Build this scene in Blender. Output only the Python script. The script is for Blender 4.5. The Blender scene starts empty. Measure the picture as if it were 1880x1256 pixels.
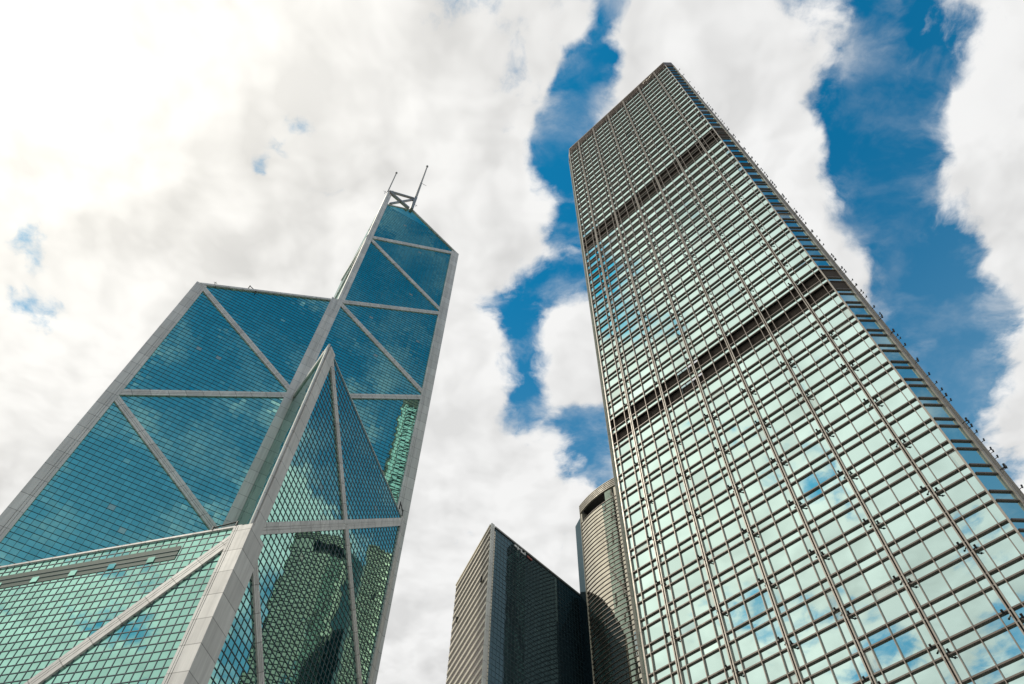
import bpy, math, random
import mathutils
from math import sin, cos, radians, sqrt, pi

random.seed(7)
scene = bpy.context.scene
COL = scene.collection
CAM_Z = 1.7                                   # eye height; the fitted heights below are measured from it

# ------------------------------------------------------------------ camera
cam_data = bpy.data.cameras.new('camera')
cam = bpy.data.objects.new('camera', cam_data)
COL.objects.link(cam)
ELEV, ROLL, FOC = 1.0318, 0.0389, 1401.1      # fitted: elevation, roll (radians), focal length in 1880ths
fwd = mathutils.Vector((0, cos(ELEV), sin(ELEV)))
rgt = mathutils.Vector((1, 0, 0))
upv = rgt.cross(fwd)
rx = rgt * cos(ROLL) + upv * sin(ROLL)
uy = -rgt * sin(ROLL) + upv * cos(ROLL)
cam.matrix_world = mathutils.Matrix((
    (rx.x, uy.x, -fwd.x, 0), (rx.y, uy.y, -fwd.y, 0), (rx.z, uy.z, -fwd.z, CAM_Z), (0, 0, 0, 1)))
cam_data.sensor_width = 36.0
cam_data.lens = FOC / 1880 * 36
cam_data.clip_end = 6000
scene.camera = cam

# ------------------------------------------------------------------ exposure, sampling
scene.view_settings.view_transform = 'Standard'
scene.view_settings.look = 'None'
scene.view_settings.exposure = 0.0
scene.view_settings.gamma = 1.0
scene.cycles.max_bounces = 10
scene.cycles.glossy_bounces = 8
scene.cycles.diffuse_bounces = 3
scene.cycles.use_denoising = True
scene.cycles.sample_clamp_indirect = 4.0

# ------------------------------------------------------------------ node helper
class Nodes:
    def __init__(self, tree):
        self.t = tree
    def n(self, kind, **kw):
        nd = self.t.nodes.new(kind)
        for k, v in kw.items():
            setattr(nd, k, v)
        return nd
    def link(self, a, b):
        self.t.links.new(a, b)
    def put(self, sock, v):
        if v is None:
            return
        if isinstance(v, bpy.types.NodeSocket):
            self.t.links.new(v, sock)
        else:
            sock.default_value = v
    def math(self, op, a, b=None, c=None, clamp=False):
        nd = self.n('ShaderNodeMath', operation=op, use_clamp=clamp)
        for i, v in enumerate((a, b, c)):
            self.put(nd.inputs[i], v)
        return nd.outputs[0]
    def vec(self, op, a, b=None, scale=None):
        nd = self.n('ShaderNodeVectorMath', operation=op)
        self.put(nd.inputs[0], a)
        self.put(nd.inputs[1], b)
        if scale is not None:
            self.put(nd.inputs['Scale'], scale)
        return nd.outputs['Value'] if op in ('DOT_PRODUCT', 'LENGTH', 'DISTANCE') else nd.outputs['Vector']
    def xyz(self, x, y, z):
        nd = self.n('ShaderNodeCombineXYZ')
        for i, v in enumerate((x, y, z)):
            self.put(nd.inputs[i], v)
        return nd.outputs[0]
    def sep(self, v):
        nd = self.n('ShaderNodeSeparateXYZ')
        self.put(nd.inputs[0], v)
        return nd.outputs
    def noise(self, v, scale, detail=8, rough=0.55, distort=0.0, lac=2.0):
        nd = self.n('ShaderNodeTexNoise', noise_dimensions='3D')
        self.put(nd.inputs['Vector'], v)
        for k, x in (('Scale', scale), ('Detail', detail), ('Roughness', rough), ('Distortion', distort), ('Lacunarity', lac)):
            nd.inputs[k].default_value = x
        return nd
    def smooth(self, v, lo, hi, o0=0.0, o1=1.0, kind='SMOOTHSTEP'):
        nd = self.n('ShaderNodeMapRange', interpolation_type=kind)
        self.put(nd.inputs['Value'], v)
        for i, x in enumerate((lo, hi, o0, o1)):
            nd.inputs[i + 1].default_value = x
        return nd.outputs[0]
    def mixc(self, fac, a, b, blend='MIX'):
        nd = self.n('ShaderNodeMix', data_type='RGBA', blend_type=blend)
        self.put(nd.inputs[0], fac)
        for s, v in ((nd.inputs[6], a), (nd.inputs[7], b)):
            self.put(s, v if isinstance(v, bpy.types.NodeSocket) else (*v, 1.0))
        return nd.outputs[2]

# ------------------------------------------------------------------ sky and sun
SUN_AZ, SUN_EL = radians(-93), radians(50)
world = bpy.data.worlds.new('World')
scene.world = world
world.use_nodes = True
wt = world.node_tree
wt.nodes.clear()
W = Nodes(wt)
sky = W.n('ShaderNodeTexSky', sky_type='NISHITA')
sky.sun_disc = False
sky.sun_elevation = SUN_EL
sky.sun_rotation = SUN_AZ
sky.air_density = 1.0
sky.dust_density = 0.6
sky.ozone_density = 2.0
gen = W.n('ShaderNodeTexCoord').outputs['Generated']
D = W.sep(gen)
dz = W.math('MAXIMUM', D[2], 0.06)
# the cloud deck is one level sheet: a direction meets it at (x/z, y/z)
P = W.xyz(W.math('DIVIDE', D[0], dz), W.math('DIVIDE', D[1], dz), 0.0)
warp = W.noise(P, 5.0, 4, 0.5)
wv = W.vec('SCALE', W.vec('SUBTRACT', warp.outputs['Color'], (0.5, 0.5, 0.5)), scale=0.10)
PW = W.vec('ADD', P, wv)
big = W.noise(W.vec('ADD', PW, (3.1, 7.7, 0.4)), 4.2, 13, 0.60, 0.0)
def capsule(p, ax, ay, bx, by, r):
    """soft distance of the deck point to a line piece, 1 on it, 0 beyond r"""
    bax, bay = bx - ax, by - ay
    l2 = bax * bax + bay * bay
    pa = W.vec('SUBTRACT', p, (ax, ay, 0.0))
    h = W.math('MULTIPLY', W.vec('DOT_PRODUCT', pa, (bax, bay, 0.0)), 1.0 / l2, clamp=True)
    q = W.vec('SUBTRACT', pa, W.vec('SCALE', (bax, bay, 0.0), scale=h))
    return W.smooth(W.vec('LENGTH', q), 0.0, r, 1.0, 0.0, 'LINEAR')
# breaks in the deck: line pieces, radius, strength
GAPS = [
    (0.118, 0.08, 0.090, 0.16, 0.045, 0.75), (0.092, 0.19, 0.066, 0.30, 0.068, 1.10),
    (0.060, 0.31, 0.066, 0.42, 0.075, 0.72), (-0.01, 0.53, 0.08, 0.49, 0.095, 0.72), (0.015, 0.55, 0.03, 0.70, 0.085, 0.80),
    (0.11, 0.73, 0.16, 0.84, 0.105, 0.85), (0.16, 0.86, 0.19, 0.92, 0.10, 0.62),
    (0.40, 0.08, 0.44, 0.20, 0.11, 0.72), (0.45, 0.22, 0.52, 0.38, 0.118, 1.15), (0.52, 0.38, 0.62, 0.55, 0.105, 1.10),
    (0.60, 0.42, 0.70, 0.66, 0.165, 1.05), (0.64, 0.70, 0.76, 0.84, 0.14, 0.70), (1.05, 0.80, 1.15, 0.88, 0.18, 0.70),
    (-0.33, 0.295, -0.325, 0.31, 0.05, 0.44), (-0.335, 0.405, -0.33, 0.42, 0.05, 0.40), (-0.71, 0.44, -0.70, 0.47, 0.09, 0.36), (-0.35, 0.34, -0.30, 0.27, 0.05, 0.40), (-0.76, 0.56, -0.72, 0.58, 0.07, 0.30),
    (0.745, 0.71, 0.76, 0.72, 0.06, 0.50), (-0.40, 0.25, -0.30, 0.36, 0.12, 0.22), (-0.08, 0.99, -0.05, 1.02, 0.08, 0.36), (0.10, 1.02, 0.14, 1.05, 0.10, 0.40),
    (0.22, -0.30, 0.55, -1.35, 0.80, 0.74), (0.30, -0.22, 1.0, -1.0, 0.65, 0.62),
    (-1.30, -0.98, -1.22, -0.90, 0.20, 0.50), (-1.40, -0.66, -1.30, -0.74, 0.15, 0.44), (-0.93, -0.55, -0.88, -0.50, 0.12, 0.42),
    (-0.56, -0.10, -0.42, -0.10, 0.10, 0.38), (-1.05, -0.82, -0.98, -0.76, 0.14, 0.44), (-0.35, -0.12, -1.35, -0.50, 0.45, 0.25),
]
# heavier banks of cloud
BANKS = [
    (0.22, 0.15, 0.33, 0.30, 0.12, 0.45), (0.66, 0.22, 0.74, 0.42, 0.12, 0.45), (0.80, 0.50, 0.86, 0.66, 0.12, 0.40), (0.10, 0.58, 0.12, 0.68, 0.05, 0.30),
    (-0.10, 0.25, -0.05, 0.45, 0.12, 0.25), (-0.5, 0.3, -0.2, 0.6, 0.3, 0.15),
]
gap = None
for ax, ay, bx, by, r, s in GAPS:
    g = W.math('MULTIPLY', capsule(PW, ax, ay, bx, by, r), s)
    gap = g if gap is None else W.math('MAXIMUM', gap, g)
fill = None
for ax, ay, bx, by, r, s in BANKS:
    g = W.math('MULTIPLY', capsule(PW, ax, ay, bx, by, r), s)
    fill = g if fill is None else W.math('MAXIMUM', fill, g)
lump = W.math('MULTIPLY', W.math('SUBTRACT', big.outputs['Fac'], 0.5), 1.35)
dens = W.math('ADD', W.math('SUBTRACT', W.math('ADD', lump, 0.82), gap), fill)
edge = W.noise(PW, 15.0, 10, 0.60, 0.0)
dens = W.math('ADD', dens, W.math('MULTIPLY', W.math('SUBTRACT', edge.outputs['Fac'], 0.5), 0.70))
thick = W.smooth(dens, 0.28, 0.56)
# thin veils drifting through the open blue
veil = W.noise(W.vec('MULTIPLY', W.vec('ADD', PW, (4.4, 1.7, 8.0)), (1.0, 1.3, 1.0)), 6.5, 10, 0.60, 0.0)
clear = W.smooth(W.sep(P)[1], -0.25, 0.05, 0.62, 0.75)          # the air is clearer away from the sun
thin = W.math('MULTIPLY', W.math('MULTIPLY', W.smooth(veil.outputs['Fac'], 0.44, 0.72), W.smooth(dens, -0.1, 0.45, 0.20, 0.95)), clear)
alpha = W.math('SUBTRACT', 1.0, W.math('MULTIPLY', W.math('SUBTRACT', 1.0, thick), W.math('SUBTRACT', 1.0, thin)))
# thick parts grey underneath, thin parts bright
shade = W.noise(W.vec('ADD', PW, (11.3, 2.2, 5.0)), 2.6, 6, 0.50, 0.0)
fine = W.noise(W.vec('ADD', PW, (1.3, 9.2, 2.0)), 8.0, 5, 0.5, 0.0)
tone = W.math('ADD', W.math('MULTIPLY', shade.outputs['Fac'], 0.7), W.math('MULTIPLY', fine.outputs['Fac'], 0.3))
# side lighting: the deck is brighter where it thins towards the sun
sp = (cos(SUN_EL) * sin(SUN_AZ) / sin(SUN_EL), cos(SUN_EL) * cos(SUN_AZ) / sin(SUN_EL), 0.0)
toward = W.vec('NORMALIZE', W.vec('SUBTRACT', sp, P))
big2 = W.noise(W.vec('ADD', W.vec('ADD', PW, W.vec('SCALE', toward, scale=0.030)), (3.1, 7.7, 0.4)), 4.2, 4, 0.50, 0.0)
soft = W.noise(W.vec('ADD', PW, (3.1, 7.7, 0.4)), 4.2, 4, 0.50, 0.0)
relief = W.math('MULTIPLY', W.math('SUBTRACT', soft.outputs['Fac'], big2.outputs['Fac']), 1.5)
bright = W.math('ADD', W.smooth(tone, 0.36, 0.54, 0.88, 1.0), W.math('MAXIMUM', W.math('MINIMUM', relief, 0.08), -0.12))
sun_dir = (cos(SUN_EL) * sin(SUN_AZ), cos(SUN_EL) * cos(SUN_AZ), sin(SUN_EL))
sd = W.math('MAXIMUM', W.vec('DOT_PRODUCT', gen, sun_dir), 0.0)
glow = W.math('POWER', sd, 7.0)
aureole = W.math('POWER', sd, 16.0)
cloudc = W.mixc(glow, (0.915, 0.915, 0.91), (1.0, 0.955, 0.85))
cloudc = W.vec('SCALE', cloudc, scale=W.math('MULTIPLY', bright, W.math('ADD', W.math('ADD', 9.2, W.math('MULTIPLY', glow, 1.7)), W.math('MULTIPLY', aureole, 3.5))))
blue = W.vec('MULTIPLY', sky.outputs[0], (0.06, 1.24, 1.46))
blue = W.mixc(W.smooth(W.vec('LENGTH', P), 0.45, 1.5, 0.0, 0.6), blue, (2.6, 4.6, 6.2))
skyc = W.mixc(alpha, blue, cloudc)
# below the horizon: dull city ground
skyc = W.mixc(W.smooth(D[2], -0.02, 0.02), (0.9, 0.9, 0.85), skyc)
bg = W.n('ShaderNodeBackground')
W.link(skyc, bg.inputs['Color'])
bg.inputs['Strength'].default_value = 0.1
wo = W.n('ShaderNodeOutputWorld')
W.link(bg.outputs[0], wo.inputs['Surface'])

sun_data = bpy.data.lights.new('sun', 'SUN')
sun_data.energy = 2.4
sun_data.angle = radians(1.5)
sun_data.color = (1.0, 0.92, 0.78)
sun = bpy.data.objects.new('sun', sun_data)
COL.objects.link(sun)
sun.rotation_euler = mathutils.Vector(sun_dir).to_track_quat('Z', 'Y').to_euler()

# ------------------------------------------------------------------ materials
def new_mat(name):
    m = bpy.data.materials.new(name)
    m.use_nodes = True
    m.node_tree.nodes.clear()
    k = Nodes(m.node_tree)
    out = k.n('ShaderNodeOutputMaterial')
    return m, k, out

def glass_mat(name, tint, body, pane, tilt, bow, base_fac=0.82, rough=0.0, odd=0.0, spread=0.10, blinds=0.0, sheen=None):
    """coated glazing: mirror in the coating's tint over a dark room; each pane sits at a slightly different angle"""
    m, k, out = new_mat(name)
    uv = k.n('ShaderNodeUVMap').outputs[0]
    cell = k.vec('FLOOR', k.vec('DIVIDE', uv, (pane[0], pane[1], 1.0)))
    wn = k.n('ShaderNodeTexWhiteNoise', noise_dimensions='3D')
    k.link(cell, wn.inputs['Vector'])
    amp = tilt
    if odd:
        amp = k.math('ADD', tilt, k.math('MULTIPLY', k.math('GREATER_THAN', wn.outputs['Value'], 1 - odd), tilt * 14))
    t = k.vec('SCALE', k.vec('SUBTRACT', wn.outputs['Color'], (0.5, 0.5, 0.5)), scale=amp)
    ob = k.n('ShaderNodeTexCoord').outputs['Object']
    wob = k.noise(ob, 0.55, 2, 0.5)
    t2 = k.vec('SCALE', k.vec('SUBTRACT', wob.outputs['Color'], (0.5, 0.5, 0.5)), scale=bow)
    nrm = k.vec('NORMALIZE', k.vec('ADD', k.vec('ADD', k.n('ShaderNodeNewGeometry').outputs['Normal'], t), t2))
    gl = k.n('ShaderNodeBsdfGlossy')
    gl.inputs['Roughness'].default_value = rough
    k.link(nrm, gl.inputs['Normal'])
    v = k.smooth(wn.outputs['Value'], 0, 1, 1 - spread, 1.0, 'LINEAR')
    lw = k.n('ShaderNodeLayerWeight')
    lw.inputs['Blend'].default_value = 0.35
    graze = k.math('POWER', k.math('ADD', lw.outputs['Facing'], 0.0, clamp=True), 4.0)
    k.link(k.mixc(graze, k.vec('SCALE', tint, scale=v), (0.55, 0.60, 0.58)), gl.inputs['Color'])
    df = k.n('ShaderNodeBsdfDiffuse')
    lower = k.math('GREATER_THAN', k.sep(wn.outputs['Color'])[1], 1 - blinds)
    k.link(k.mixc(lower, body, (0.42, 0.42, 0.38)), df.inputs['Color'])
    base = k.math('SUBTRACT', base_fac, k.math('MULTIPLY', lower, 0.30))
    fac = k.math('ADD', base, k.math('MULTIPLY', lw.outputs['Facing'], 1 - base_fac), clamp=True)
    mx = k.n('ShaderNodeMixShader')
    k.link(fac, mx.inputs[0]); k.link(df.outputs[0], mx.inputs[1]); k.link(gl.outputs[0], mx.inputs[2])
    last = mx.outputs[0]
    if sheen:
        g2 = k.n('ShaderNodeBsdfGlossy')
        g2.inputs['Roughness'].default_value = sheen[1]
        g2.inputs['Color'].default_value = (*sheen[2], 1)
        m2 = k.n('ShaderNodeMixShader')
        m2.inputs[0].default_value = sheen[0]
        k.link(last, m2.inputs[1]); k.link(g2.outputs[0], m2.inputs[2])
        last = m2.outputs[0]
    k.link(last, out.inputs['Surface'])
    return m

def metal_mat(name, col, rough=0.45, metallic=0.25, joint=None, jcol=0.35, vary=0.08, streak=0.10):
    """sheet cladding: panel joints along the length, slight tone change panel to panel, rain streaks"""
    m, k, out = new_mat(name)
    b = k.n('ShaderNodeBsdfPrincipled')
    b.inputs['Roughness'].default_value = rough
    b.inputs['Metallic'].default_value = metallic
    ob = k.n('ShaderNodeTexCoord').outputs['Object']
    st = k.noise(k.vec('MULTIPLY', ob, (1.6, 1.6, 0.10)), 1.0, 5, 0.6)
    mul = k.smooth(st.outputs['Fac'], 0.3, 0.7, 1 - streak, 1 + streak * 0.4, 'LINEAR')
    if joint:
        uv = k.n('ShaderNodeUVMap').outputs[0]
        s = k.sep(uv)
        u = k.math('DIVIDE', s[0], joint)
        wn = k.n('ShaderNodeTexWhiteNoise', noise_dimensions='1D')
        k.link(k.math('FLOOR', u), wn.inputs['W'])
        mul = k.math('MULTIPLY', mul, k.smooth(wn.outputs['Value'], 0, 1, 1 - vary, 1 + vary, 'LINEAR'))
        fr = k.math('FRACT', u)
        ln = k.math('LESS_THAN', fr, 0.14 / joint)
        mul = k.math('MULTIPLY', mul, k.math('SUBTRACT', 1.0, k.math('MULTIPLY', ln, jcol)))
    k.link(k.vec('SCALE', col, scale=mul), b.inputs['Base Color'])
    rn = k.noise(ob, 0.8, 4, 0.6)
    k.link(k.smooth(rn.outputs['Fac'], 0.3, 0.7, rough - 0.08, rough + 0.1, 'LINEAR'), b.inputs['Roughness'])
    k.link(b.outputs[0], out.inputs['Surface'])
    return m

def plain_mat(name, col, rough=0.6, metallic=0.0, vary=0.15, scale=0.5):
    m, k, out = new_mat(name)
    b = k.n('ShaderNodeBsdfPrincipled')
    b.inputs['Roughness'].default_value = rough
    b.inputs['Metallic'].default_value = metallic
    nz = k.noise(k.n('ShaderNodeTexCoord').outputs['Object'], scale, 6, 0.6)
    k.link(k.vec('SCALE', col, scale=k.smooth(nz.outputs['Fac'], 0.3, 0.7, 1 - vary, 1 + vary, 'LINEAR')), b.inputs['Base Color'])
    k.link(b.outputs[0], out.inputs['Surface'])
    return m

PANE_W, PANE_H = 52 / 39, 1.369
M = {
    'teal_glass': glass_mat('teal_glass', (0.43, 0.79, 0.67), (0.015, 0.13, 0.145), (PANE_W, PANE_H), 0.008, 0.0024, 0.80, odd=0.003, spread=0.16, blinds=0.003),
    'mint_glass': glass_mat('mint_glass', (0.66, 0.87, 0.83), (0.02, 0.06, 0.055), (1.0, 1.0), 0.012, 0.0024, 0.86, odd=0.01, spread=0.12, blinds=0.035),
    'black_glass': glass_mat('black_glass', (0.05, 0.092, 0.115), (0.06, 0.105, 0.128), (1.5, 2.0), 0.006, 0.003, 0.60),
    'silver_glass': glass_mat('silver_glass', (0.76, 0.72, 0.60), (0.04, 0.038, 0.032), (1.5, 1.6), 0.012, 0.003, 0.54),
    'sunlit_side_glass': glass_mat('sunlit_side_glass', (0.66, 0.60, 0.50), (0.30, 0.27, 0.23), (1.5, 1.3), 0.010, 0.004, 0.55),  # bright sunny-side reflection put into the glass colour
    'cladding': metal_mat('grey_aluminium_cladding', (0.57, 0.57, 0.545), 0.46, 0.15, 4.107, 0.5, 0.10, 0.20),
    'groove': plain_mat('dark_groove', (0.06, 0.06, 0.055)),
    'bar': plain_mat('dark_glazing_bar', (0.040, 0.070, 0.085), 0.4, 0.3),
    'steel': metal_mat('tan_steel', (0.29, 0.265, 0.23), 0.42, 0.30, 4.14),
    'ledge': metal_mat('brown_grey_ledge', (0.13, 0.11, 0.095), 0.5, 0.3, 2.4, 0.25),
    'mullion': plain_mat('brown_mullion', (0.21, 0.18, 0.155), 0.42, 0.4),
    'louvre': plain_mat('dark_louvre', (0.050, 0.042, 0.034), 0.95, 0.1, 0.2, 2.0),
    'greyback': plain_mat('grey_recess', (0.16, 0.17, 0.17), 0.7),
    'green_louvre': plain_mat('grey_green_louvre', (0.028, 0.070, 0.054), 0.6, 0.1, 0.15, 1.0),
    'cap': metal_mat('brown_parapet', (0.13, 0.105, 0.088), 0.55, 0.3, 2.36, 0.4, 0.14),
    'lamp': plain_mat('black_fitting', (0.02, 0.02, 0.02), 0.5, 0.3),
    'mast': plain_mat('grey_mast', (0.26, 0.26, 0.25), 0.45, 0.5),
    'stone': metal_mat('warm_band', (0.36, 0.33, 0.27), 0.5, 0.2, 3.0, 0.2),
    'palebar': plain_mat('pale_bar', (0.60, 0.55, 0.45), 0.45, 0.4),
    'roof': plain_mat('roof_membrane', (0.25, 0.25, 0.24), 0.8),
    'sign': plain_mat('white_sign', (0.75, 0.76, 0.76), 0.4),
    'redsign': plain_mat('red_sign', (0.30, 0.08, 0.07), 0.4),
    'paving': plain_mat('granite_paving', (0.24, 0.23, 0.22), 0.75, 0, 0.2, 0.3),
}

# ------------------------------------------------------------------ mesh builder
V = mathutils.Vector
class MB:
    def __init__(self):
        self.v, self.f, self.uv, self.mi, self.mats = [], [], [], [], []
    def slot(self, m):
        if m not in self.mats:
            self.mats.append(m)
        return self.mats.index(m)
    def face(self, pts, uvs, m):
        i = len(self.v)
        self.v += [tuple(p) for p in pts]
        self.f.append(tuple(range(i, i + len(pts))))
        self.uv.append(uvs)
        self.mi.append(self.slot(m))
    def sweep(self, p0, p1, prof, ax, ay, m, cap=True, uoff=0.0):
        """closed outline PROF (metres along AX, AY) carried from P0 to P1"""
        p0, p1 = V(p0), V(p1)
        ln = (p1 - p0).length
        a = [p0 + ax * x + ay * y for x, y in prof]
        b = [p1 + ax * x + ay * y for x, y in prof]
        per = 0.0
        n = len(prof)
        axis = (p1 - p0).normalized()
        area = sum(prof[i][0] * prof[(i + 1) % n][1] - prof[(i + 1) % n][0] * prof[i][1] for i in range(n))
        flip = (ax.cross(ay).dot(axis) * area) < 0
        for i in range(n):
            j = (i + 1) % n
            w = (a[j] - a[i]).length
            q = [a[i], a[j], b[j], b[i]]
            t = [(uoff, per), (uoff, per + w), (uoff + ln, per + w), (uoff + ln, per)]
            if flip:
                q.reverse(); t.reverse()
            self.face(q, t, m)
            per += w
        if cap:
            ca, cb = list(reversed(a)), list(b)
            if flip:
                ca.reverse(); cb.reverse()
            self.face(ca, [(0.5, 0.5)] * n, m)
            self.face(cb, [(0.5, 0.5)] * n, m)
    def bar(self, p0, p1, w, d, ax, ay, m, cap=True):
        self.sweep(p0, p1, [(-w / 2, 0), (w / 2, 0), (w / 2, d), (-w / 2, d)], ax, ay, m, cap)
    def tube(self, p0, p1, r0, r1, m, n=8):
        p0, p1 = V(p0), V(p1)
        z = (p1 - p0).normalized()
        x = z.orthogonal().normalized()
        y = z.cross(x)
        a = [p0 + (x * cos(2 * pi * i / n) + y * sin(2 * pi * i / n)) * r0 for i in range(n)]
        b = [p1 + (x * cos(2 * pi * i / n) + y * sin(2 * pi * i / n)) * r1 for i in range(n)]
        for i in range(n):
            j = (i + 1) % n
            self.face([a[i], a[j], b[j], b[i]], [(0, 0), (0, .1), (.1, .1), (.1, 0)], m)
        self.face(list(reversed(a)), [(0, 0)] * n, m)
        self.face(b, [(0, 0)] * n, m)
    def box(self, c, dx, dy, dz, ax, ay, m):
        """box of full sizes DX DY DZ round C, its first two axes AX, AY"""
        c = V(c)
        self.sweep(c - V((0, 0, dz / 2)), c + V((0, 0, dz / 2)),
                   [(-dx / 2, -dy / 2), (dx / 2, -dy / 2), (dx / 2, dy / 2), (-dx / 2, dy / 2)], ax, ay, m)
    def prism(self, poly, z0, z1, m, top=True, bottom=False, walls=True):
        n = len(poly)
        s = 0.0
        for i in range(n):
            a, b = poly[i], poly[(i + 1) % n]
            w = sqrt((a[0] - b[0]) ** 2 + (a[1] - b[1]) ** 2)
            if walls:
                self.face([(*a, z0), (*b, z0), (*b, z1), (*a, z1)], [(s, z0), (s + w, z0), (s + w, z1), (s, z1)], m)
            s += w
        if top:
            self.face([(*p, z1) for p in poly], [(p[0], p[1]) for p in poly], m)
        if bottom:
            self.face([(*p, z0) for p in reversed(poly)], [(p[0], p[1]) for p in reversed(poly)], m)
    def build(self, name, parent=None):
        me = bpy.data.meshes.new(name)
        me.from_pydata(self.v, [], self.f)
        for m in self.mats:
            me.materials.append(m)
        me.polygons.foreach_set('material_index', self.mi)
        uvl = me.uv_layers.new(name='UVMap')
        flat = []
        for t in self.uv:
            for a, b in t:
                flat += [a, b]
        uvl.data.foreach_set('uv', flat)
        me.update()
        o = bpy.data.objects.new(name, me)
        COL.objects.link(o)
        if parent:
            o.parent = parent
            o.matrix_parent_inverse = PINV[parent.name]
        return o

PINV = {}
def thing(name, label, cat, loc=(0, 0, 0), rz=0.0, group=None):
    o = bpy.data.objects.new(name, None)
    COL.objects.link(o)
    o.location = loc
    o.rotation_euler = (0, 0, rz)
    o.empty_display_size = 5
    o['label'] = label
    o['category'] = cat
    if group:
        o['group'] = group
    mat = mathutils.Matrix.Translation(loc) @ mathutils.Matrix.Rotation(rz, 4, 'Z')
    PINV[o.name] = mat.inverted()
    return o
ID = mathutils.Matrix.Identity(4)

def clip_line(poly, p, d):
    """part of the line p + t d inside the convex polygon"""
    t0, t1 = -1e9, 1e9
    n = len(poly)
    area = sum(poly[i][0] * poly[(i + 1) % n][1] - poly[(i + 1) % n][0] * poly[i][1] for i in range(n))
    sg = 1 if area > 0 else -1
    for i in range(n):
        a, b = poly[i], poly[(i + 1) % n]
        nx, ny = -(b[1] - a[1]) * sg, (b[0] - a[0]) * sg
        num = (p[0] - a[0]) * nx + (p[1] - a[1]) * ny
        den = d[0] * nx + d[1] * ny
        if abs(den) < 1e-9:
            if num < 0:
                return None
            continue
        t = -num / den
        if den > 0:
            t0 = max(t0, t)
        else:
            t1 = min(t1, t)
    return (t0, t1) if t1 - t0 > 0.15 else None

class Wall:
    """a vertical plane: (s, z) on it, o metres out of it"""
    def __init__(self, p0, d, n):
        self.p0, self.d, self.n = V((p0[0], p0[1], 0)), V((d[0], d[1], 0)).normalized(), V((n[0], n[1], 0)).normalized()
    def pt(self, s, z, o=0.0):
        return self.p0 + self.d * s + self.n * o + V((0, 0, z))
    def poly(self, mb, pts, m, o=0.0):
        q = [self.pt(s, z, o) for s, z in pts]
        t = list(pts)
        nn = (q[1] - q[0]).cross(q[2] - q[1])
        if nn.dot(self.n) < 0:
            q.reverse(); t = list(reversed(t))
        mb.face(q, t, m)

# ------------------------------------------------------------------ ground
g = MB()
g.face([(-3000, -3000, 0), (3000, -3000, 0), (3000, 3000, 0), (-3000, 3000, 0)], [(-3000, -3000), (3000, -3000), (3000, 3000), (-3000, 3000)], M['paving'])
go = g.build('ground')
go['kind'] = 'structure'
go['label'] = 'grey granite paving under the towers'

# ------------------------------------------------------------------ faceted braced tower
TB = (-57.101, 118.043)
TH = 0.5140
U = V((cos(TH), sin(TH), 0)); KV = V((sin(TH), -cos(TH), 0))
HD = 36.77
H0, MOD = 85.202 + CAM_Z, 53.387
def lv(l):
    return H0 + MOD * l
tower = thing('faceted_tower', 'faceted teal glass skyscraper with grey diagonal bracing, stepped sloping roofs and twin masts', 'skyscraper', (*TB, 0), TH)
B2 = V((*TB, 0)); A2 = B2 - U * HD; C2 = B2 + U * HD; K2 = B2 + KV * HD; D2 = B2 - KV * HD
SIDE = HD * sqrt(2)
dKC = (C2 - K2).normalized(); dKA = (A2 - K2).normalized()
nKC = (U + KV).normalized(); nKA = (KV - U).normalized()
w_ab = Wall(A2, U, KV)                # diagonal wall A-B-C, s from A
w_kc = Wall(K2, dKC, nKC)
w_ka = Wall(K2, dKA, nKA)
w_kb = Wall(B2, KV, -U)               # wall from the centre to the front corner
w_bd = Wall(B2, -KV, -U)
w_ad = Wall(A2, (D2 - A2).normalized(), -nKC)
w_cd = Wall(C2, (D2 - C2).normalized(), -nKA)
BAR_W = 0.05

def glass_panel(wall, pts, rows=True, bars=True, mat='teal_glass', bw=BAR_W):
    mb = MB()
    wall.poly(mb, pts, M[mat])
    o = mb.build('glass_panel', tower)
    if bars:
        gb = MB()
        s0, s1 = min(p[0] for p in pts), max(p[0] for p in pts)
        z0, z1 = min(p[1] for p in pts), max(p[1] for p in pts)
        i = math.ceil(s0 / PANE_W)
        while i * PANE_W < s1:
            s = i * PANE_W
            c = clip_line(pts, (s, 0.0), (0.0, 1.0))
            if c:
                gb.bar(wall.pt(s, c[0]), wall.pt(s, c[1]), bw, 0.07, wall.d, wall.n, M['bar'], False)
            i += 1
        j = math.ceil(z0 / PANE_H)
        while j * PANE_H < z1:
            z = j * PANE_H
            c = clip_line(pts, (0.0, z), (1.0, 0.0))
            if c:
                gb.bar(wall.pt(c[0], z), wall.pt(c[1], z), bw, 0.082, V((0, 0, 1)), wall.n, M['bar'], False)
            j += 1
        if gb.f:
            b = gb.build('glazing_bars', None)
            b.parent = o
            b.matrix_parent_inverse = ID
    return o

def groove_profile(w, d, cuts, gw=0.10, gd=0.14):
    """strip W wide (centred) and D proud with square grooves at CUTS"""
    pr = [(-w / 2, -0.02), (-w / 2, d)]
    for c in sorted(cuts):
        pr += [(c - gw / 2, d), (c - gw / 2, d - gd), (c + gw / 2, d - gd), (c + gw / 2, d)]
    pr += [(w / 2, d), (w / 2, -0.02)]
    return pr

NBR = [0]
def brace(wall, a, b, w=1.75):
    p0, p1 = wall.pt(*a), wall.pt(*b)
    ax = (p1 - p0).normalized().cross(wall.n)
    d = 0.34 + 0.006 * (NBR[0] % 5)
    NBR[0] += 1
    mb = MB()
    mb.sweep(p0, p1, groove_profile(w, d, (-0.16, 0.30)), ax, wall.n, M['cladding'])
    return mb.build('brace', tower)

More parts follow.
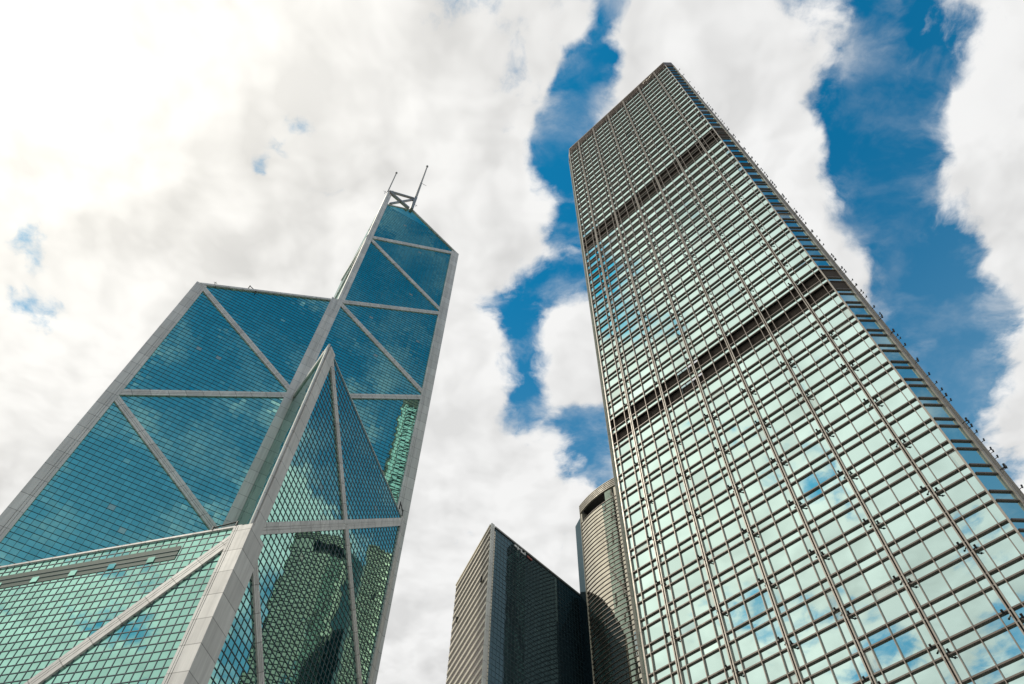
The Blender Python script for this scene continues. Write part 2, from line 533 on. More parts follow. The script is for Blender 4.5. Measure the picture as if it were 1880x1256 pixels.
def strip(wall, sa, sb, z0, z1, d=0.42, cuts=()):
    mb = MB()
    w = sb - sa
    mid = (sa + sb) / 2
    mb.sweep(wall.pt(mid, z0), wall.pt(mid, z1), groove_profile(w, d, [c - mid for c in cuts]), wall.d, wall.n, M['cladding'], True, z0)
    return mb
def column(*mbs):
    """one mesh from the strips that meet at a corner"""
    out = MB()
    for m in mbs:
        k = len(out.v)
        out.v += m.v
        out.f += [tuple(i + k for i in f) for f in m.f]
        out.uv += m.uv
        ms = [out.slot(x) for x in m.mats]
        out.mi += [ms[i] for i in m.mi]
    return out.build('corner_column', tower)

ZG = 0.0
# --- A-B wall (upper left): column A to centre, zigzag braces
sB = HD
A_in, B_l, B_r, C_in = 1.9, HD - 2.3, HD + 1.4, 2 * HD - 2.55
glass_panel(w_ab, [(0.3, lv(0.0)), (sB, lv(0.5)), (0.3, lv(1))])
glass_panel(w_ab, [(0.3, lv(1)), (sB, lv(0.5)), (sB, lv(1.5))])
glass_panel(w_ab, [(0.3, lv(1)), (sB, lv(1.5)), (0.3, lv(2))])
glass_panel(w_ab, [(0.3, lv(2)), (sB, lv(1.5)), (sB, lv(2.5))])
brace(w_ab, (0.3, lv(1)), (sB, lv(0.5)))
brace(w_ab, (0.3, lv(1)), (sB, lv(1.5)))
brace(w_ab, (0.3, lv(2)), (sB, lv(1.5)))
# --- B-C wall (upper right)
CE = 2 * HD - 0.3
T1 = (HD + 1.8, 309.0 + CAM_Z); T2 = (HD + 12.4, 317.1 + CAM_Z)
glass_panel(w_ab, [(sB, lv(0.5)), (CE, lv(1)), (sB, lv(1.5))])
glass_panel(w_ab, [(sB, lv(1.5)), (CE, lv(1)), (CE, lv(2))])
glass_panel(w_ab, [(sB, lv(1.5)), (CE, lv(2)), (sB, lv(2.5))])
glass_panel(w_ab, [(sB, lv(2.5)), (CE, lv(2)), (CE, lv(3))])
glass_panel(w_ab, [(sB, lv(2.5)), (CE, lv(3)), (sB, lv(3.5))])
glass_panel(w_ab, [(sB, lv(3.5)), (CE, lv(3)), (CE, lv(4))])
glass_panel(w_ab, [(sB, lv(3.5)), (CE, lv(4)), T2, T1, (sB, T1[1])])
brace(w_ab, (sB, lv(1.5)), (CE, lv(1)))
brace(w_ab, (sB, lv(1.5)), (CE, lv(2)))
brace(w_ab, (sB, lv(2.5)), (CE, lv(2)))
brace(w_ab, (sB, lv(2.5)), (CE, lv(3)))
brace(w_ab, (sB, lv(3.5)), (CE, lv(3)))
brace(w_ab, (sB, lv(3.5)), (CE, lv(4)))
# --- K-C outer face
half = SIDE / 2
for top in (1, 0):
    zt, zm, zb = lv(top), lv(top - 0.5), lv(top - 1)
    if top == 0:
        zb = lv(-1)
    glass_panel(w_kc, [(0.3, zt), (SIDE - 0.3, zt), (half, zm)], bw=0.115)
    glass_panel(w_kc, [(0.3, zt), (half, zm), (0.3, zb)], bw=0.115)
    glass_panel(w_kc, [(SIDE - 0.3, zt), (SIDE - 0.3, zb), (half, zm)], bw=0.115)
    glass_panel(w_kc, [(0.3, zb), (half, zm), (SIDE - 0.3, zb)], bw=0.115)
    brace(w_kc, (0.3, zt), (SIDE - 0.3, zb), 1.6)
    brace(w_kc, (0.3, zb), (SIDE - 0.3, zt), 1.9)
glass_panel(w_kc, [(0.3, lv(-1)), (SIDE - 0.3, lv(-1)), (SIDE - 0.3, 12), (0.3, 12)])
# --- K-A outer face, lit from the left
zt, zm, zb = lv(0) + 0.4, lv(-0.5), lv(-1)
glass_panel(w_ka, [(0.3, zt), (SIDE - 0.3, zt), (half, zm)], bw=0.115)
glass_panel(w_ka, [(0.3, zt), (half, zm), (0.3, zb)], bw=0.115)
glass_panel(w_ka, [(SIDE - 0.3, zt), (SIDE - 0.3, zb), (half, zm)], bw=0.115)
glass_panel(w_ka, [(0.3, zb), (half, zm), (SIDE - 0.3, zb)], bw=0.115)
glass_panel(w_ka, [(0.3, zb), (SIDE - 0.3, zb), (SIDE - 0.3, 12), (0.3, 12)], bars=False)
brace(w_ka, (0.3, lv(0)), (SIDE - 0.3, zb), 1.9)
brace(w_ka, (0.3, zb), (SIDE - 0.3, lv(0)), 1.9)
# recessed louvre rows near the top of the K-A face
lb = MB()
z_lo, z_hi = 81.0 + CAM_Z, 83.75 + CAM_Z
w_ka.poly(lb, [(11.0, z_lo), (SIDE - 3, z_lo), (SIDE - 3, z_hi), (11.0, z_hi)], M['green_louvre'], 0.09)
for i in range(2):
    z = z_lo + 0.92 + i * 0.92
    lb.bar(w_ka.pt(11.0, z, 0.09), w_ka.pt(SIDE - 3, z, 0.09), 0.07, 0.06, V((0, 0, 1)), w_ka.n, M['bar'], False)
for i in range(6):
    s = 14.6 + i * 6.67
    w_ka.poly(lb, [(s, z_lo + 0.15), (s + 1.2, z_lo + 0.15), (s + 1.2, z_lo + 1.2), (s, z_lo + 1.2)], M['teal_glass'], 0.16)
lb.build('louvre_band', tower)
# --- K-B wall above the lower roof, B-D wall above the upper-left roof
glass_panel(w_kb, [(0, lv(0.5)), (HD, lv(0)), (HD, lv(1)), (0, lv(1.5))], bars=False)
glass_panel(w_bd, [(0, lv(2.5)), (HD, lv(2)), (HD, lv(4)), (12.4, T2[1]), (0, T1[1])], bars=False)
brace(w_bd, (0, lv(2.5)), (HD, lv(3)))
brace(w_bd, (0, lv(3.5)), (HD, lv(3)))
brace(w_bd, (0, lv(3.5)), (HD, lv(4)))
brace(w_kb, (0, lv(1.5)), (HD, lv(1)), 1.6)
# --- far outer faces
glass_panel(w_ad, [(0.3, 12), (SIDE - 0.3, 12), (SIDE - 0.3, lv(2)), (0.3, lv(2))], bars=False)
glass_panel(w_cd, [(0.3, 12), (SIDE - 0.3, 12), (SIDE - 0.3, lv(4)), (0.3, lv(4))], bars=False, mat='mint_glass')
for w_, t_ in ((w_ad, 2), (w_cd, 4)):
    for l in range(-1, t_):
        brace(w_, (0.3, lv(l)), (SIDE - 0.3, lv(l + 1)))
        brace(w_, (0.3, lv(l + 1)), (SIDE - 0.3, lv(l)))
# --- stone-faced base
mb = MB()
mb.prism([(A2 - U * 0.6)[:2], (K2 + KV * 0.6)[:2], (C2 + U * 0.6)[:2], (D2 - KV * 0.6)[:2]], 0, 12, M['cladding'])
mb.build('base', tower)
# --- columns
cA = (-0.95, 1.9)
column(strip(w_ab, cA[0], cA[1], 12, lv(2) + 0.5, 0.45, (0.75, 1.25)),
       strip(Wall(A2, dKA * -1, nKA), -0.3, 2.6, 12, lv(0) + 0.4, 0.40, (2.1,)))
column(strip(w_ab, C_in, 2 * HD + 0.75, 12, lv(4) + 0.6, 0.45, (C_in + 0.7, C_in + 1.15)),
       strip(w_kc, SIDE - 2.0, SIDE + 0.05, 12, lv(1) + 0.4, 0.40, (SIDE - 1.5,)))
# centre column: full width while both halves of the diagonal wall stand, right part only above
column(strip(w_ab, B_l, B_r, lv(0.3), lv(2.5) + 0.3, 0.46, (HD - 0.55, HD - 0.1)))
column(strip(w_ab, HD - 0.28, HD + 1.8, lv(2.5) + 0.3, 322.0 + CAM_Z, 0.46, (HD + 0.6,)),
       strip(w_bd, -0.3, 3.2, lv(2.5) - 1.5, 322.0 + CAM_Z, 0.28, (2.3,)))
# front corner column: wide below the lower roof, slim above it
column(strip(w_kc, -0.42, 4.0, 12, lv(0) + 0.2, 0.42, ()),
       strip(w_ka, -0.415, 2.75, 12, lv(0) + 0.45, 0.415, (1.95, 2.3)))
column(strip(w_kc, 0.1, 2.45, lv(0) + 0.2, lv(1) + 0.45, 0.42, ()),
       strip(w_kb, HD - 2.2, HD + 0.25, lv(0) + 0.2, lv(1) + 0.42, 0.30, ()))
# --- copings along the sloping and level roof edges
def coping(wall, a, b, h=0.75, d=0.5):
    mb = MB()
    p0, p1 = wall.pt(*a), wall.pt(*b)
    ax = (p1 - p0).normalized().cross(wall.n)
    mb.bar(p0, p1, h, d, ax, wall.n, M['cladding'])
    mb.build('coping', tower)
coping(w_ab, (0.2, lv(2) + 0.3), (B_l, lv(2) + 0.3 + (B_l / HD) * MOD / 2))
coping(w_ab, (2 * HD, lv(4) + 0.3), (T2[0], T2[1] + 0.2), 0.6)
coping(w_ab, (T2[0], T2[1] + 0.1), (T1[0], T1[1] + 0.1), 0.4, 0.3)
coping(w_kc, (2.6, lv(1) + 0.1), (SIDE - 2.1, lv(1) + 0.1), 0.20, 0.12)
coping(w_ka, (1.5, zt + 0.2), (SIDE, zt + 0.2), 0.32, 0.30)
coping(w_kb, (1.2, lv(1.5) - 0.6), (HD, lv(1) + 0.2), 0.5, 0.34)
# --- roofs
def roof(p):
    mb = MB()
    mb.face(p, [(0, 0)] * len(p), M['teal_glass'])
    mb.build('roof', tower)
def P3(q, z):
    return V((q.x, q.y, z))
roof([P3(A2, lv(0)), P3(K2, lv(0)), P3(B2, lv(.5))])
roof([P3(K2, lv(1)), P3(C2, lv(1)), P3(B2, lv(1.5))])
roof([P3(D2, lv(2)), P3(A2, lv(2)), P3(B2, lv(2.5))])
roof([P3(C2, lv(4)), P3(D2, lv(4)), w_bd.pt(12.4, T2[1]), w_ab.pt(*T2)])
roof([w_ab.pt(*T2), w_bd.pt(12.4, T2[1]), P3(B2, T1[1])])
# --- steel frame and masts on top
fr = MB()
def post(a, b, w):
    p0, p1 = w_ab.pt(*a), w_ab.pt(*b)
    ax = (p1 - p0).normalized().cross(w_ab.n)
    fr.bar(p0, p1, w, w, ax, w_ab.n, M['mast'])
post((HD + 0.3, 322.3 + CAM_Z), (HD + 11.4, 329.2 + CAM_Z), 0.9)
post((HD + 11.4, 328.0 + CAM_Z), (HD + 2.6, 310.5 + CAM_Z), 0.8)
post((HD + 0.9, 321.2 + CAM_Z), (HD + 10.6, 315.8 + CAM_Z), 1.2)
post((HD + 12.0, 316.5 + CAM_Z), (HD + 12.0, 330.5 + CAM_Z), 1.3)
fr.build('mast_frame', tower)
def mast(s, z0, z1, steps):
    mb = MB()
    for i, (f0, f1, r) in enumerate(steps):
        mb.tube(w_ab.pt(s, z0 + (z1 - z0) * f0, 0.3), w_ab.pt(s, z0 + (z1 - z0) * f1, 0.3), r, r * 0.85, M['mast'], 10)
    mb.build('mast', tower)
mast(HD - 0.35, 321.5 + CAM_Z, 347.5 + CAM_Z, ((0, 0.97, 0.32), (0.97, 1, 0.5)))
mast(HD + 12.1, 330 + CAM_Z, 377.5 + CAM_Z, ((0, 0.46, 0.62), (0.46, 0.98, 0.42), (0.98, 1.0, 0.6)))
def aerial(s, z, h, arm):
    mb = MB()
    mb.tube(w_ab.pt(s, z, 0.4), w_ab.pt(s, z + h, 0.4), 0.12, 0.09, M['mast'], 6)
    mb.tube(w_ab.pt(s - arm, z + h * .7, 0.4), w_ab.pt(s + arm, z + h * .7, 0.4), 0.08, 0.08, M['mast'], 6)
    mb.build('aerial', tower)
aerial(HD - 1.3, 317.5 + CAM_Z, 3.0, 0.9)
aerial(HD + 1.6, 323.0 + CAM_Z, 2.4, 0.5)
aerial(HD + 13.6, 351 + CAM_Z, 0.9, 1.3)
aerial(HD + 13.4, 322 + CAM_Z, 2.2, 0.6)
aerial(3.2, lv(2) + 2.6, 2.0, 0.5)
# --- window-cleaning davits on the roof edges
def davit(wall, s, z, h, reach):
    mb = MB()
    mb.tube(wall.pt(s, z, 0.25), wall.pt(s, z + h, 0.25), 0.16, 0.14, M['lamp'])
    mb.tube(wall.pt(s, z + h * 0.9, 0.25), wall.pt(s + reach, z + h * 0.45, 0.25), 0.12, 0.12, M['lamp'])
    mb.tube(wall.pt(s + reach, z - 0.1, 0.25), wall.pt(s + reach, z + h * 0.75, 0.25), 0.14, 0.14, M['lamp'])
    mb.build('davit', tower)
davit(w_ab, 11.5, lv(2) + 8.6, 2.6, 2.4)
davit(w_kb, HD - 9, lv(1) + 6.2, 2.2, 2.0)
davit(w_kc, SIDE - 4.3, lv(1) + 0.4, 2.4, 2.2)
davit(w_bd, 4.0, 290 + CAM_Z, 2.6, 2.0)
davit(w_bd, 3.0, 255 + CAM_Z, 2.6, 2.0)
davit(w_ka, 2.6, zt + 0.4, 0.9, 4.0)

# ------------------------------------------------------------------ slab tower on the right
SL = V((18.571, 83.6, 0)); SAZ = -0.8045
sd_ = V((cos(SAZ), sin(SAZ), 0)); sn_ = V((sd_.y, -sd_.x, 0))
SW = 44.30
slab = thing('slab_tower', 'tall rectangular skyscraper of pale mint glass in a brown steel grid with dark mechanical bands', 'skyscraper', SL, SAZ)
FH, SP = 4.14, 1.37
A0 = 72.71 + CAM_Z
N0, N1 = -17, 48
TOPZ = 281.4 + CAM_Z
PIL = [4.56 + 7.05 * i for i in range(6)]
def bays():
    e = [(0.0, 0.98), (0.98, 3.40), (3.40, 4.56)]
    out = [e]
    for i in range(5):
        a, b = PIL[i], PIL[i + 1]
        m = (a + b) / 2
        out.append([(a, a + 1.12), (a + 1.12, m), (m, b - 1.12), (b - 1.12, b)])
    a = PIL[5]
    out.append([(a, a + 1.12), (a + 1.12, SW - 0.98), (SW - 0.98, SW)])
    return out
BAYS = bays()
LOUV = (8, 9, 28, 29)
front = Wall(SL, sd_, sn_)
CH = 2.6
R0 = SL + sd_ * SW
chd = ((sd_ - sn_) / sqrt(2)); chn = ((sd_ + sn_) / sqrt(2))
cham = Wall(R0, chd, chn)
R1 = R0 + chd * CH
side = Wall(R1, -sn_, sd_)
L1 = SL - (sd_ + sn_) / sqrt(2) * CH
chaml = Wall(L1, (sd_ + sn_) / sqrt(2), (sn_ - sd_) / sqrt(2))
lside = Wall(L1 - sn_ * SW, sn_, -sd_)
rear = Wall(R1 - sn_ * SW - chn * 0 , -sd_, -sn_)

def window(mb, b, f):
    zA = A0 + FH * f
    for i, (a, c) in enumerate(BAYS[b]):
        k = b * 5 + i
        a_, c_ = a + 0.02, c - 0.02
        zs = [(zA - SP, zA, 2 * f)]
        if f not in LOUV:
            zs.append((zA, zA + FH - SP, 2 * f + 1))
        for z0, z1, j in zs:
            q = [front.pt(a_, z0), front.pt(c_, z0), front.pt(c_, z1), front.pt(a_, z1)]
            e = 0.01
            mb.face(q, [(k + e, j + e), (k + 1 - e, j + e), (k + 1 - e, j + 1 - e), (k + e, j + 1 - e)], M['mint_glass'])
# the hundred that show largest are parts of their own: the lowest floors in the frame
cells = [(b, f) for f in range(N0, N1 + 1) for b in range(7)]
def in_view(b, f):
    s = sum(x for ac in BAYS[b] for x in ac) / (2 * len(BAYS[b]))
    p = front.pt(s, A0 + FH * f) - V((0, 0, CAM_Z))
    d = p.dot(fwd)
    x, y = 940 + FOC * p.dot(rx) / d, 628 - FOC * p.dot(uy) / d
    return 0 < x < 1880 and 0 < y < 1256, d
vis = sorted(((in_view(b, f)[1] / (0.6 if b in (0, 6) else 1.0), b, f) for b, f in cells if in_view(b, f)[0]))
own = {(b, f) for _, b, f in vis[:100]}
for b, f in cells:
    if (b, f) in own:
        mb = MB(); window(mb, b, f); mb.build('window', slab)
rest = MB()
for b, f in cells:
    if (b, f) not in own:
        window(rest, b, f)
ro = rest.build('window', slab); ro['kind'] = 'stuff'
# floor ledges: two fins to each floor, running on round the chamfered corner
for f in range(N0, N1 + 2):
    mb = MB()
    zA = A0 + FH * f
    for z, h, d in ((zA, 0.17, 0.25), (zA - SP, 0.16, 0.24)):
        mb.bar(front.pt(-0.1, z), front.pt(SW, z), h, d, V((0, 0, 1)), front.n, M['ledge'])
        mb.bar(cham.pt(0.17, z), cham.pt(CH - 0.17, z), h, d * 0.8, V((0, 0, 1)), cham.n, M['ledge'])
    mb.build('floor_ledge', slab)
# dark mechanical bands
for pair in ((8, 9), (28, 29)):
    mb = MB()
    for f in pair:
        z0, z1 = A0 + FH * f + 0.14, A0 + FH * (f + 1) - SP - 0.12
        for bay in BAYS:
            for a, c in bay:
                front.poly(mb, [(a + .05, z0), (c - .05, z0), (c - .05, z1), (a + .05, z1)], M['louvre'], -0.35)
        for i in range(8):
            z = z0 + (i + .5) * (z1 - z0) / 8
            mb.bar(front.pt(0, z, -0.33), front.pt(SW, z, -0.33), 0.10, 0.10, V((0, 0.0, 1)), front.n, M['louvre'], False)
    mb.build('louvre_band', slab)
ZB = 2.0
# vertical mullions and the doubled pilasters
for bay in BAYS:
    for i, (a, c) in enumerate(bay):
        if i:
            mb = MB()
            mb.bar(front.pt(a, ZB), front.pt(a, A0 + FH * (N1 + 1)), 0.085, 0.30, front.d, front.n, M['mullion'])
            mb.build('mullion', slab)
def pilaster(wall, s, zt, w=0.14, gap=0.17, d=0.34):
    mb = MB()
    for e in (-1, 1):
        c = s + e * (gap + w) / 2
        mb.bar(wall.pt(c, ZB), wall.pt(c, zt), w, d, wall.d, wall.n, M['steel'])
    mb.bar(wall.pt(s, ZB), wall.pt(s, zt), gap, d - 0.22, wall.d, wall.n, M['louvre'], False)
    mb.build('pilaster', slab)
for s in PIL:
    pilaster(front, s, 279.4 + CAM_Z)
for s, wl in ((0.0, front), (SW, front), (CH, cham), (0.0, chaml)):
    mb = MB()
    mb.bar(wl.pt(s, ZB), wl.pt(s, TOPZ - 5.2), 0.22, 0.34, wl.d, wl.n, M['steel'])
    mb.build('corner_post', slab)
# chamfered corner glazing
def plain_facade(wall, width, name, cols, ledges=True):
    mb = MB()
    z0, z1 = ZB, A0 + FH * (N1 + 1)
    wall.poly(mb, [(0, z0), (width, z0), (width, z1), (0, z1)], M['mint_glass'])
    mb.build(name, slab)
    if ledges:
        lm = MB()
        for f in range(N0, N1 + 2):
            zA = A0 + FH * f
            for z, h, d in ((zA, 0.17, 0.25), (zA - SP, 0.16, 0.24)):
                lm.bar(wall.pt(0.3, z), wall.pt(width - 0.3, z), h, d, V((0, 0, 1)), wall.n, M['ledge'], False)
        for s in cols:
            lm.bar(wall.pt(s, ZB), wall.pt(s, z1), 0.5, 0.42, wall.d, wall.n, M['steel'], False)
        for f in LOUV:
            wall.poly(lm, [(0.3, A0 + FH * f), (width - .3, A0 + FH * f), (width - .3, A0 + FH * (f + 1) - SP), (0.3, A0 + FH * (f + 1) - SP)], M['louvre'], 0.06)
        lo = lm.build('facade_grid', slab)
mb = MB()
for f in range(N0, N1 + 1):
    zA = A0 + FH * f
    for z0, z1, j in ((zA - SP, zA, 2 * f), (zA, zA + FH - SP, 2 * f + 1)):
        m_ = M['louvre'] if (f in LOUV and j % 2) else M['mint_glass']
        q = [cham.pt(0.0, z0), cham.pt(CH, z0), cham.pt(CH, z1), cham.pt(0.0, z1)]
        mb.face(q, [(60.01, j + .01), (60.99, j + .01), (60.99, j + .99), (60.01, j + .99)], m_)
mb.build('corner_glazing', slab)
plain_facade(side, SW, 'curtain_wall', PIL)
plain_facade(lside, SW, 'curtain_wall', PIL)
plain_facade(rear, SW, 'curtain_wall', PIL)
plain_facade(chaml, CH, 'corner_glazing', (), False)
plain_facade(Wall(R1 - sn_ * SW, (-sd_ - sn_).normalized(), (sd_ - sn_).normalized()), CH, 'corner_glazing', (), False)
# brown parapet round the top
ring = [front.pt(0, 0, .2), R0 + sn_ * .2, R1 + sd_ * .2, R1 - sn_ * SW + sd_ * .2, R1 - sn_ * (SW + 1.8) - sd_ * 1.8, L1 - sn_ * (SW + 1.8) + sd_ * 1.8, L1 - sn_ * SW - sd_ * .2, L1 - sd_ * .2]
mb = MB()
mb.prism([(p.x, p.y) for p in ring], A0 + FH * (N1 + 1), TOPZ, M['cap'], True, True)
for i in range(8):
    z = A0 + FH * (N1 + 1) + 0.4 + i * 0.62
    if z < TOPZ - .3:
        mb.bar(front.pt(0.1, z, .2), front.pt(SW - .1, z, .2), 0.16, 0.10, V((0, 0, 1)), front.n, M['cap'], False)
mb.build('parapet', slab)
mb = MB()
for i, (s, w_, h_, z_) in enumerate(((35.0, .35, 1.3, 277.6), (35.7, .9, .35, 278.4), (36.5, .3, 1.5, 277.7), (37.2, .8, .4, 277.2), (37.9, .35, 1.2, 277.9), (38.5, .7, .35, 278.5))):
    mb.box(front.pt(s, z_ + CAM_Z, .40), w_, .16, h_, front.d, front.n, M['palebar'])
mb.build('sign', slab)
# floodlight brackets either side of each pilaster, every second floor
def bracket(mb, wall, s, z, e):
    p0 = wall.pt(s + e * 0.20, z, 0.26)
    p1 = wall.pt(s + e * 0.60, z - 0.14, 0.58)
    mb.tube(p0, p1, 0.075, 0.065, M['lamp'], 6)
    mb.tube(p1 - wall.n * 0.10 - V((0, 0, 0.08)), p1 + wall.n * 0.22 + V((0, 0, 0.20)), 0.10, 0.125, M['lamp'], 8)
    if e > 0:
        mb.tube(p1, p1 + wall.d * (e * 0.22) - V((0, 0, 0.10)), 0.05, 0.04, M['lamp'], 6)
fl = []
for f in range(N0, N1 + 1):
    if f % 2 == 0 and f not in LOUV:
        for s in PIL:
            p = front.pt(s, A0 + FH * f) - V((0, 0, CAM_Z))
            d = p.dot(fwd)
            x, y = 940 + FOC * p.dot(rx) / d, 628 - FOC * p.dot(uy) / d
            fl.append((not (0 < x < 1880 and 0 < y < 1256), d, s, f))
fl.sort()
rest = MB()
n = 0
for _, d, s, f in fl:
    z = A0 + FH * f
    for e, zz in ((-1, z - 0.15), (1, z - SP + 0.1)):
        if n < 96:
            mb = MB(); bracket(mb, front, s, zz, e); mb.build('floodlight', slab)
        else:
            bracket(rest, front, s, zz, e)
        n += 1
for f in range(N0, N1 + 1):
    if f not in LOUV and (f % 2 == 0 or (f // 5) % 3 == 1):
        for i, s in enumerate([1.2] + PIL):
            if (f * 7 + i * 3) % 5 < 3:
                z = A0 + FH * f + 0.3 * (i % 3)
                rest.tube(side.pt(s, z, 0.3), side.pt(s, z + 0.15, 0.95), 0.055, 0.055, M['lamp'], 6)
                rest.tube(side.pt(s, z + 0.02, 0.92), side.pt(s, z + 0.5, 1.0), 0.11, 0.13, M['lamp'], 8)
ro = rest.build('floodlight', slab); ro['kind'] = 'stuff'

# ------------------------------------------------------------------ dark office block between the towers
dk = thing('dark_glass_block', 'dark teal glass office block with a narrow side coloured sunlit beige and a slanting roofline', 'office tower', (-3.68, 148.45, 0))
KD = 0.74
ZD = 205 * KD + CAM_Z
q0 = V((-4.968, 200.61, 0)) * KD; q1 = q0 + V((0.7018, 0.7124, 0)) * 38.0; q3 = V((-17.85, 233.47, 0)) * KD; q2 = q3 + (q1 - q0)
rd = (q1 - q0).normalized(); rn = V((rd.y, -rd.x, 0))
ldir = (q3 - q0).normalized(); ln_ = V((-ldir.y, ldir.x, 0))
right = Wall(q0, rd, rn); left = Wall(q0, ldir, ln_)
LR, LL = (q1 - q0).length, (q3 - q0).length
mb = MB(); right.poly(mb, [(1.65, 0), (LR, 0), (LR, ZD - .2), (1.65, ZD - .2)], M['black_glass']); mb.build('curtain_wall', dk)  # dark reflection of the neighbours deepened in the glass tint
mb = MB(); left.poly(mb, [(0, 0), (LL, 0), (LL, ZD - .2), (0, ZD - .2)], M['sunlit_side_glass']); mb.build('curtain_wall', dk)  # sunlit beige of this side put into its glass and bar colours
mb = MB()
z = ZD - 1.0
while z > 3:
    mb.bar(left.pt(0.1, z), left.pt(LL, z), 0.75, 0.12, V((0, 0, 1)), left.n, M['palebar'], False)
    for e in (0.65, 1.25, 1.85):
        mb.bar(left.pt(0.1, z - e), left.pt(LL, z - e), 0.12, 0.07, V((0, 0, 1)), left.n, M['groove'], False)
    z -= 2.5
mb.build('glazing_bars', dk)
mb = MB()
z = ZD - 1.0
while z > 3:
    mb.bar(right.pt(1.65, z), right.pt(LR, z), 0.12, 0.05, V((0, 0, 1)), right.n, M['bar'], False)
    z -= 1.45
for i in range(1, 35):
    s = 1.65 + i * 1.2
    if s < LR:
        mb.bar(right.pt(s, 0), right.pt(s, ZD - .3), 0.07, 0.04, right.d, right.n, M['bar'], False)
mb.build('glazing_bars', dk)
mb = MB()
mb.bar(right.pt(0.4, 0), right.pt(0.4, ZD + .3), 1.1, 0.4, right.d, right.n, M['cladding'])
mb.build('corner_column', dk)
mb = MB()
for j in range(int(ZD / 1.0) - 1):
    z = j * 1.0
    mb.bar(right.pt(1.42, z), right.pt(1.42, z + .78), 0.38, 0.16, right.d, right.n, M['palebar'])
mb.build('louvre_strip', dk)
mb = MB()
mb.prism([(q0.x, q0.y), (q1.x, q1.y), (q2.x, q2.y), (q3.x, q3.y)], ZD - .2, ZD, M['roof'])
mb.build('roof', dk)
mb = MB()
mb.bar(right.pt(1.4, ZD + .05), right.pt(LR, ZD + .05), 0.5, 0.28, V((0, 0, 1)), right.n, M['mast'])
mb.bar(left.pt(0.3, ZD + .05), left.pt(LL, ZD + .05), 0.5, 0.28, V((0, 0, 1)), left.n, M['palebar'])
mb.build('coping', dk)
mb = MB()
for a, b in ((q1, q2), (q2, q3)):
    mb.face([(a.x, a.y, 0), (b.x, b.y, 0), (b.x, b.y, ZD - .2), (a.x, a.y, ZD - .2)], [(0, 0), (40, 0), (40, ZD), (0, ZD)], M['black_glass'])
mb.build('curtain_wall', dk)
for marks, m_ in ((((9.6, .9, .6, -1.0), (10.5, .35, 1.1, -1.2), (11.1, .7, .3, -1.0), (11.9, .35, 1.2, -1.2), (12.6, .7, .35, -1.5), (13.3, .35, 1.0, -1.2)), 'sign'),
                  (((14.8, 1.0, .7, -1.3), (15.8, .9, .6, -1.4)), 'redsign')):
    mb = MB()
    for s, w_, h_, z_ in marks:
        mb.box(right.pt(s, ZD + z_, .2), w_, .2, h_, right.d, right.n, M[m_])
    mb.build('sign', dk)
for s, z in ((4.5, ZD - 15.5), (22, ZD - 15.0)):
    mb = MB()
    mb.box(left.pt(s, z, .25), .6, .4, 1.5, left.d, left.n, M['lamp'])
    mb.build('vent', dk)

# ------------------------------------------------------------------ curved tower
cv = thing('curved_tower', 'round-fronted beige glass tower striped with thin dark ledges, half hidden behind the slab tower', 'office tower', (52.471, 180.802, 0))
CX, CY, CR = 52.471, 180.802, 31.658
ZC = 181 + CAM_Z
a0 = math.atan2(167.9 - CY, 23.55 - CX)
a1 = math.atan2(153.6 - CY, 35.6 - CX)
if a1 < a0:
    a1 += 2 * pi
NA = 28
def arc(r, i):
    a = a0 + (a1 - a0) * i / NA
    return (CX + r * cos(a), CY + r * sin(a))
def band(mb, r, z0, z1, i0, i1, m, close=0.0):
    for i in range(i0, i1):
        a, b = arc(r, i), arc(r, i + 1)
        s0, s1 = CR * (a1 - a0) * i / NA, CR * (a1 - a0) * (i + 1) / NA
        mb.face([(*a, z0), (*b, z0), (*b, z1), (*a, z1)], [(s0, z0), (s1, z0), (s1, z1), (s0, z1)], m)
        if close:
            c, d = arc(r - close, i), arc(r - close, i + 1)
            mb.face([(*c, z0), (*d, z0), (*b, z0), (*a, z0)], [(s0, 0), (s1, 0), (s1, .3), (s0, .3)], m)
            mb.face([(*a, z1), (*b, z1), (*d, z1), (*c, z1)], [(s0, 0), (s1, 0), (s1, .3), (s0, .3)], m)
ZR0, ZR1 = ZC - 7.6, ZC - 3.2                    # opening under the crown
mb = MB(); band(mb, CR, 0, ZR0, 0, NA, M['silver_glass']); band(mb, CR, ZR0, ZR1, 17, NA, M['silver_glass']); band(mb, CR, ZR0, ZR1, 0, 1, M['silver_glass'])
mb.build('curtain_wall', cv)
mb = MB()
j = 0
z = ZR0
while z > 3:
    band(mb, CR + 0.16, z - 0.10, z + 0.10, 0, NA, M['ledge'], 0.2)
    z -= 1.5
mb.build('ledge_bands', cv)
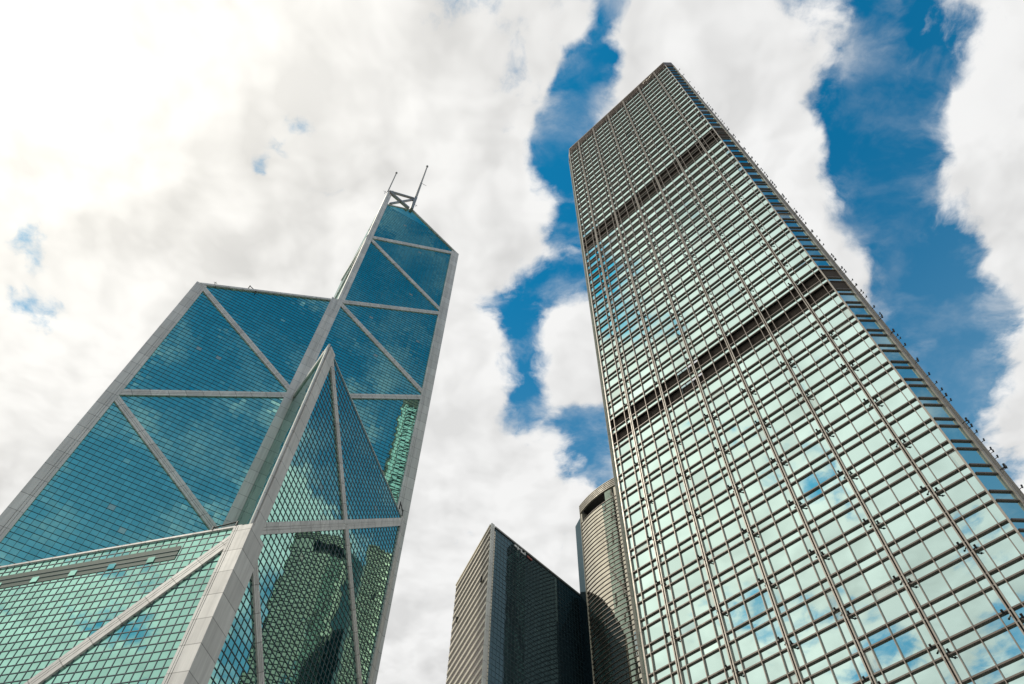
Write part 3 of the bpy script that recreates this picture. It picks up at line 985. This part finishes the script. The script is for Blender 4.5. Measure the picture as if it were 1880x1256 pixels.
mb = MB(); band(mb, CR + 0.35, ZR1, ZC, 0, NA, M['stone'], 0.6)
for k in range(4):
    band(mb, CR + 0.45, ZR1 + .45 + k * .75, ZR1 + .62 + k * .75, 0, NA, M['groove'], 0.1)
mb.build('crown', cv)
mb = MB()
band(mb, CR - 3.5, ZR0, ZR1, 0, 18, M['greyback'])
e0, e1 = arc(CR, 17), arc(CR - 3.5, 17)
mb.face([(*e1, ZR0), (*e0, ZR0), (*e0, ZR1), (*e1, ZR1)], [(0, 0), (1, 0), (1, 1), (0, 1)], M['stone'])
e0, e1 = arc(CR, 1), arc(CR - 3.5, 1)
mb.face([(*e0, ZR0), (*e1, ZR0), (*e1, ZR1), (*e0, ZR1)], [(0, 0), (1, 0), (1, 1), (0, 1)], M['stone'])
mb.build('recess', cv)
pl = [arc(CR, i) for i in range(NA + 1)] + [(60, 176), (66, 206), (44, 206)]
mb = MB(); mb.face([(*p, ZC - .02) for p in pl], [(0, 0)] * len(pl), M['roof']); mb.build('roof', cv)
mb = MB()
for a, b in ((pl[NA], (60, 176)), ((60, 176), (66, 206)), ((66, 206), (44, 206)), ((44, 206), pl[0])):
    mb.face([(*a, 0), (*b, 0), (*b, ZC - .05), (*a, ZC - .05)], [(0, 0), (20, 0), (20, ZC), (0, ZC)], M['black_glass'])
mb.build('curtain_wall', cv)
mb = MB()
pA = V((*arc(CR, 0), 0))
mb.bar((pA.x, pA.y, 0), (pA.x, pA.y, ZC), 0.5, 0.5, V((1, 0, 0)), V((0, 1, 0)), M['stone'])
mb.build('corner_post', cv)
# set-back side wing
wing = [(23.4, 168.75), (22.2, 172.6), (40.5, 206.0), (43.9, 206.0)]
mb = MB()
mb.prism([wing[0], wing[3], wing[2], wing[1]][::-1], 0, 176.9 + CAM_Z, M['black_glass'])
ww = Wall((wing[1][0], wing[1][1]), (wing[0][0] - wing[1][0], wing[0][1] - wing[1][1]), (-(wing[1][1] - wing[0][1]), -(wing[0][0] - wing[1][0])))
mb.build('side_wing', cv)
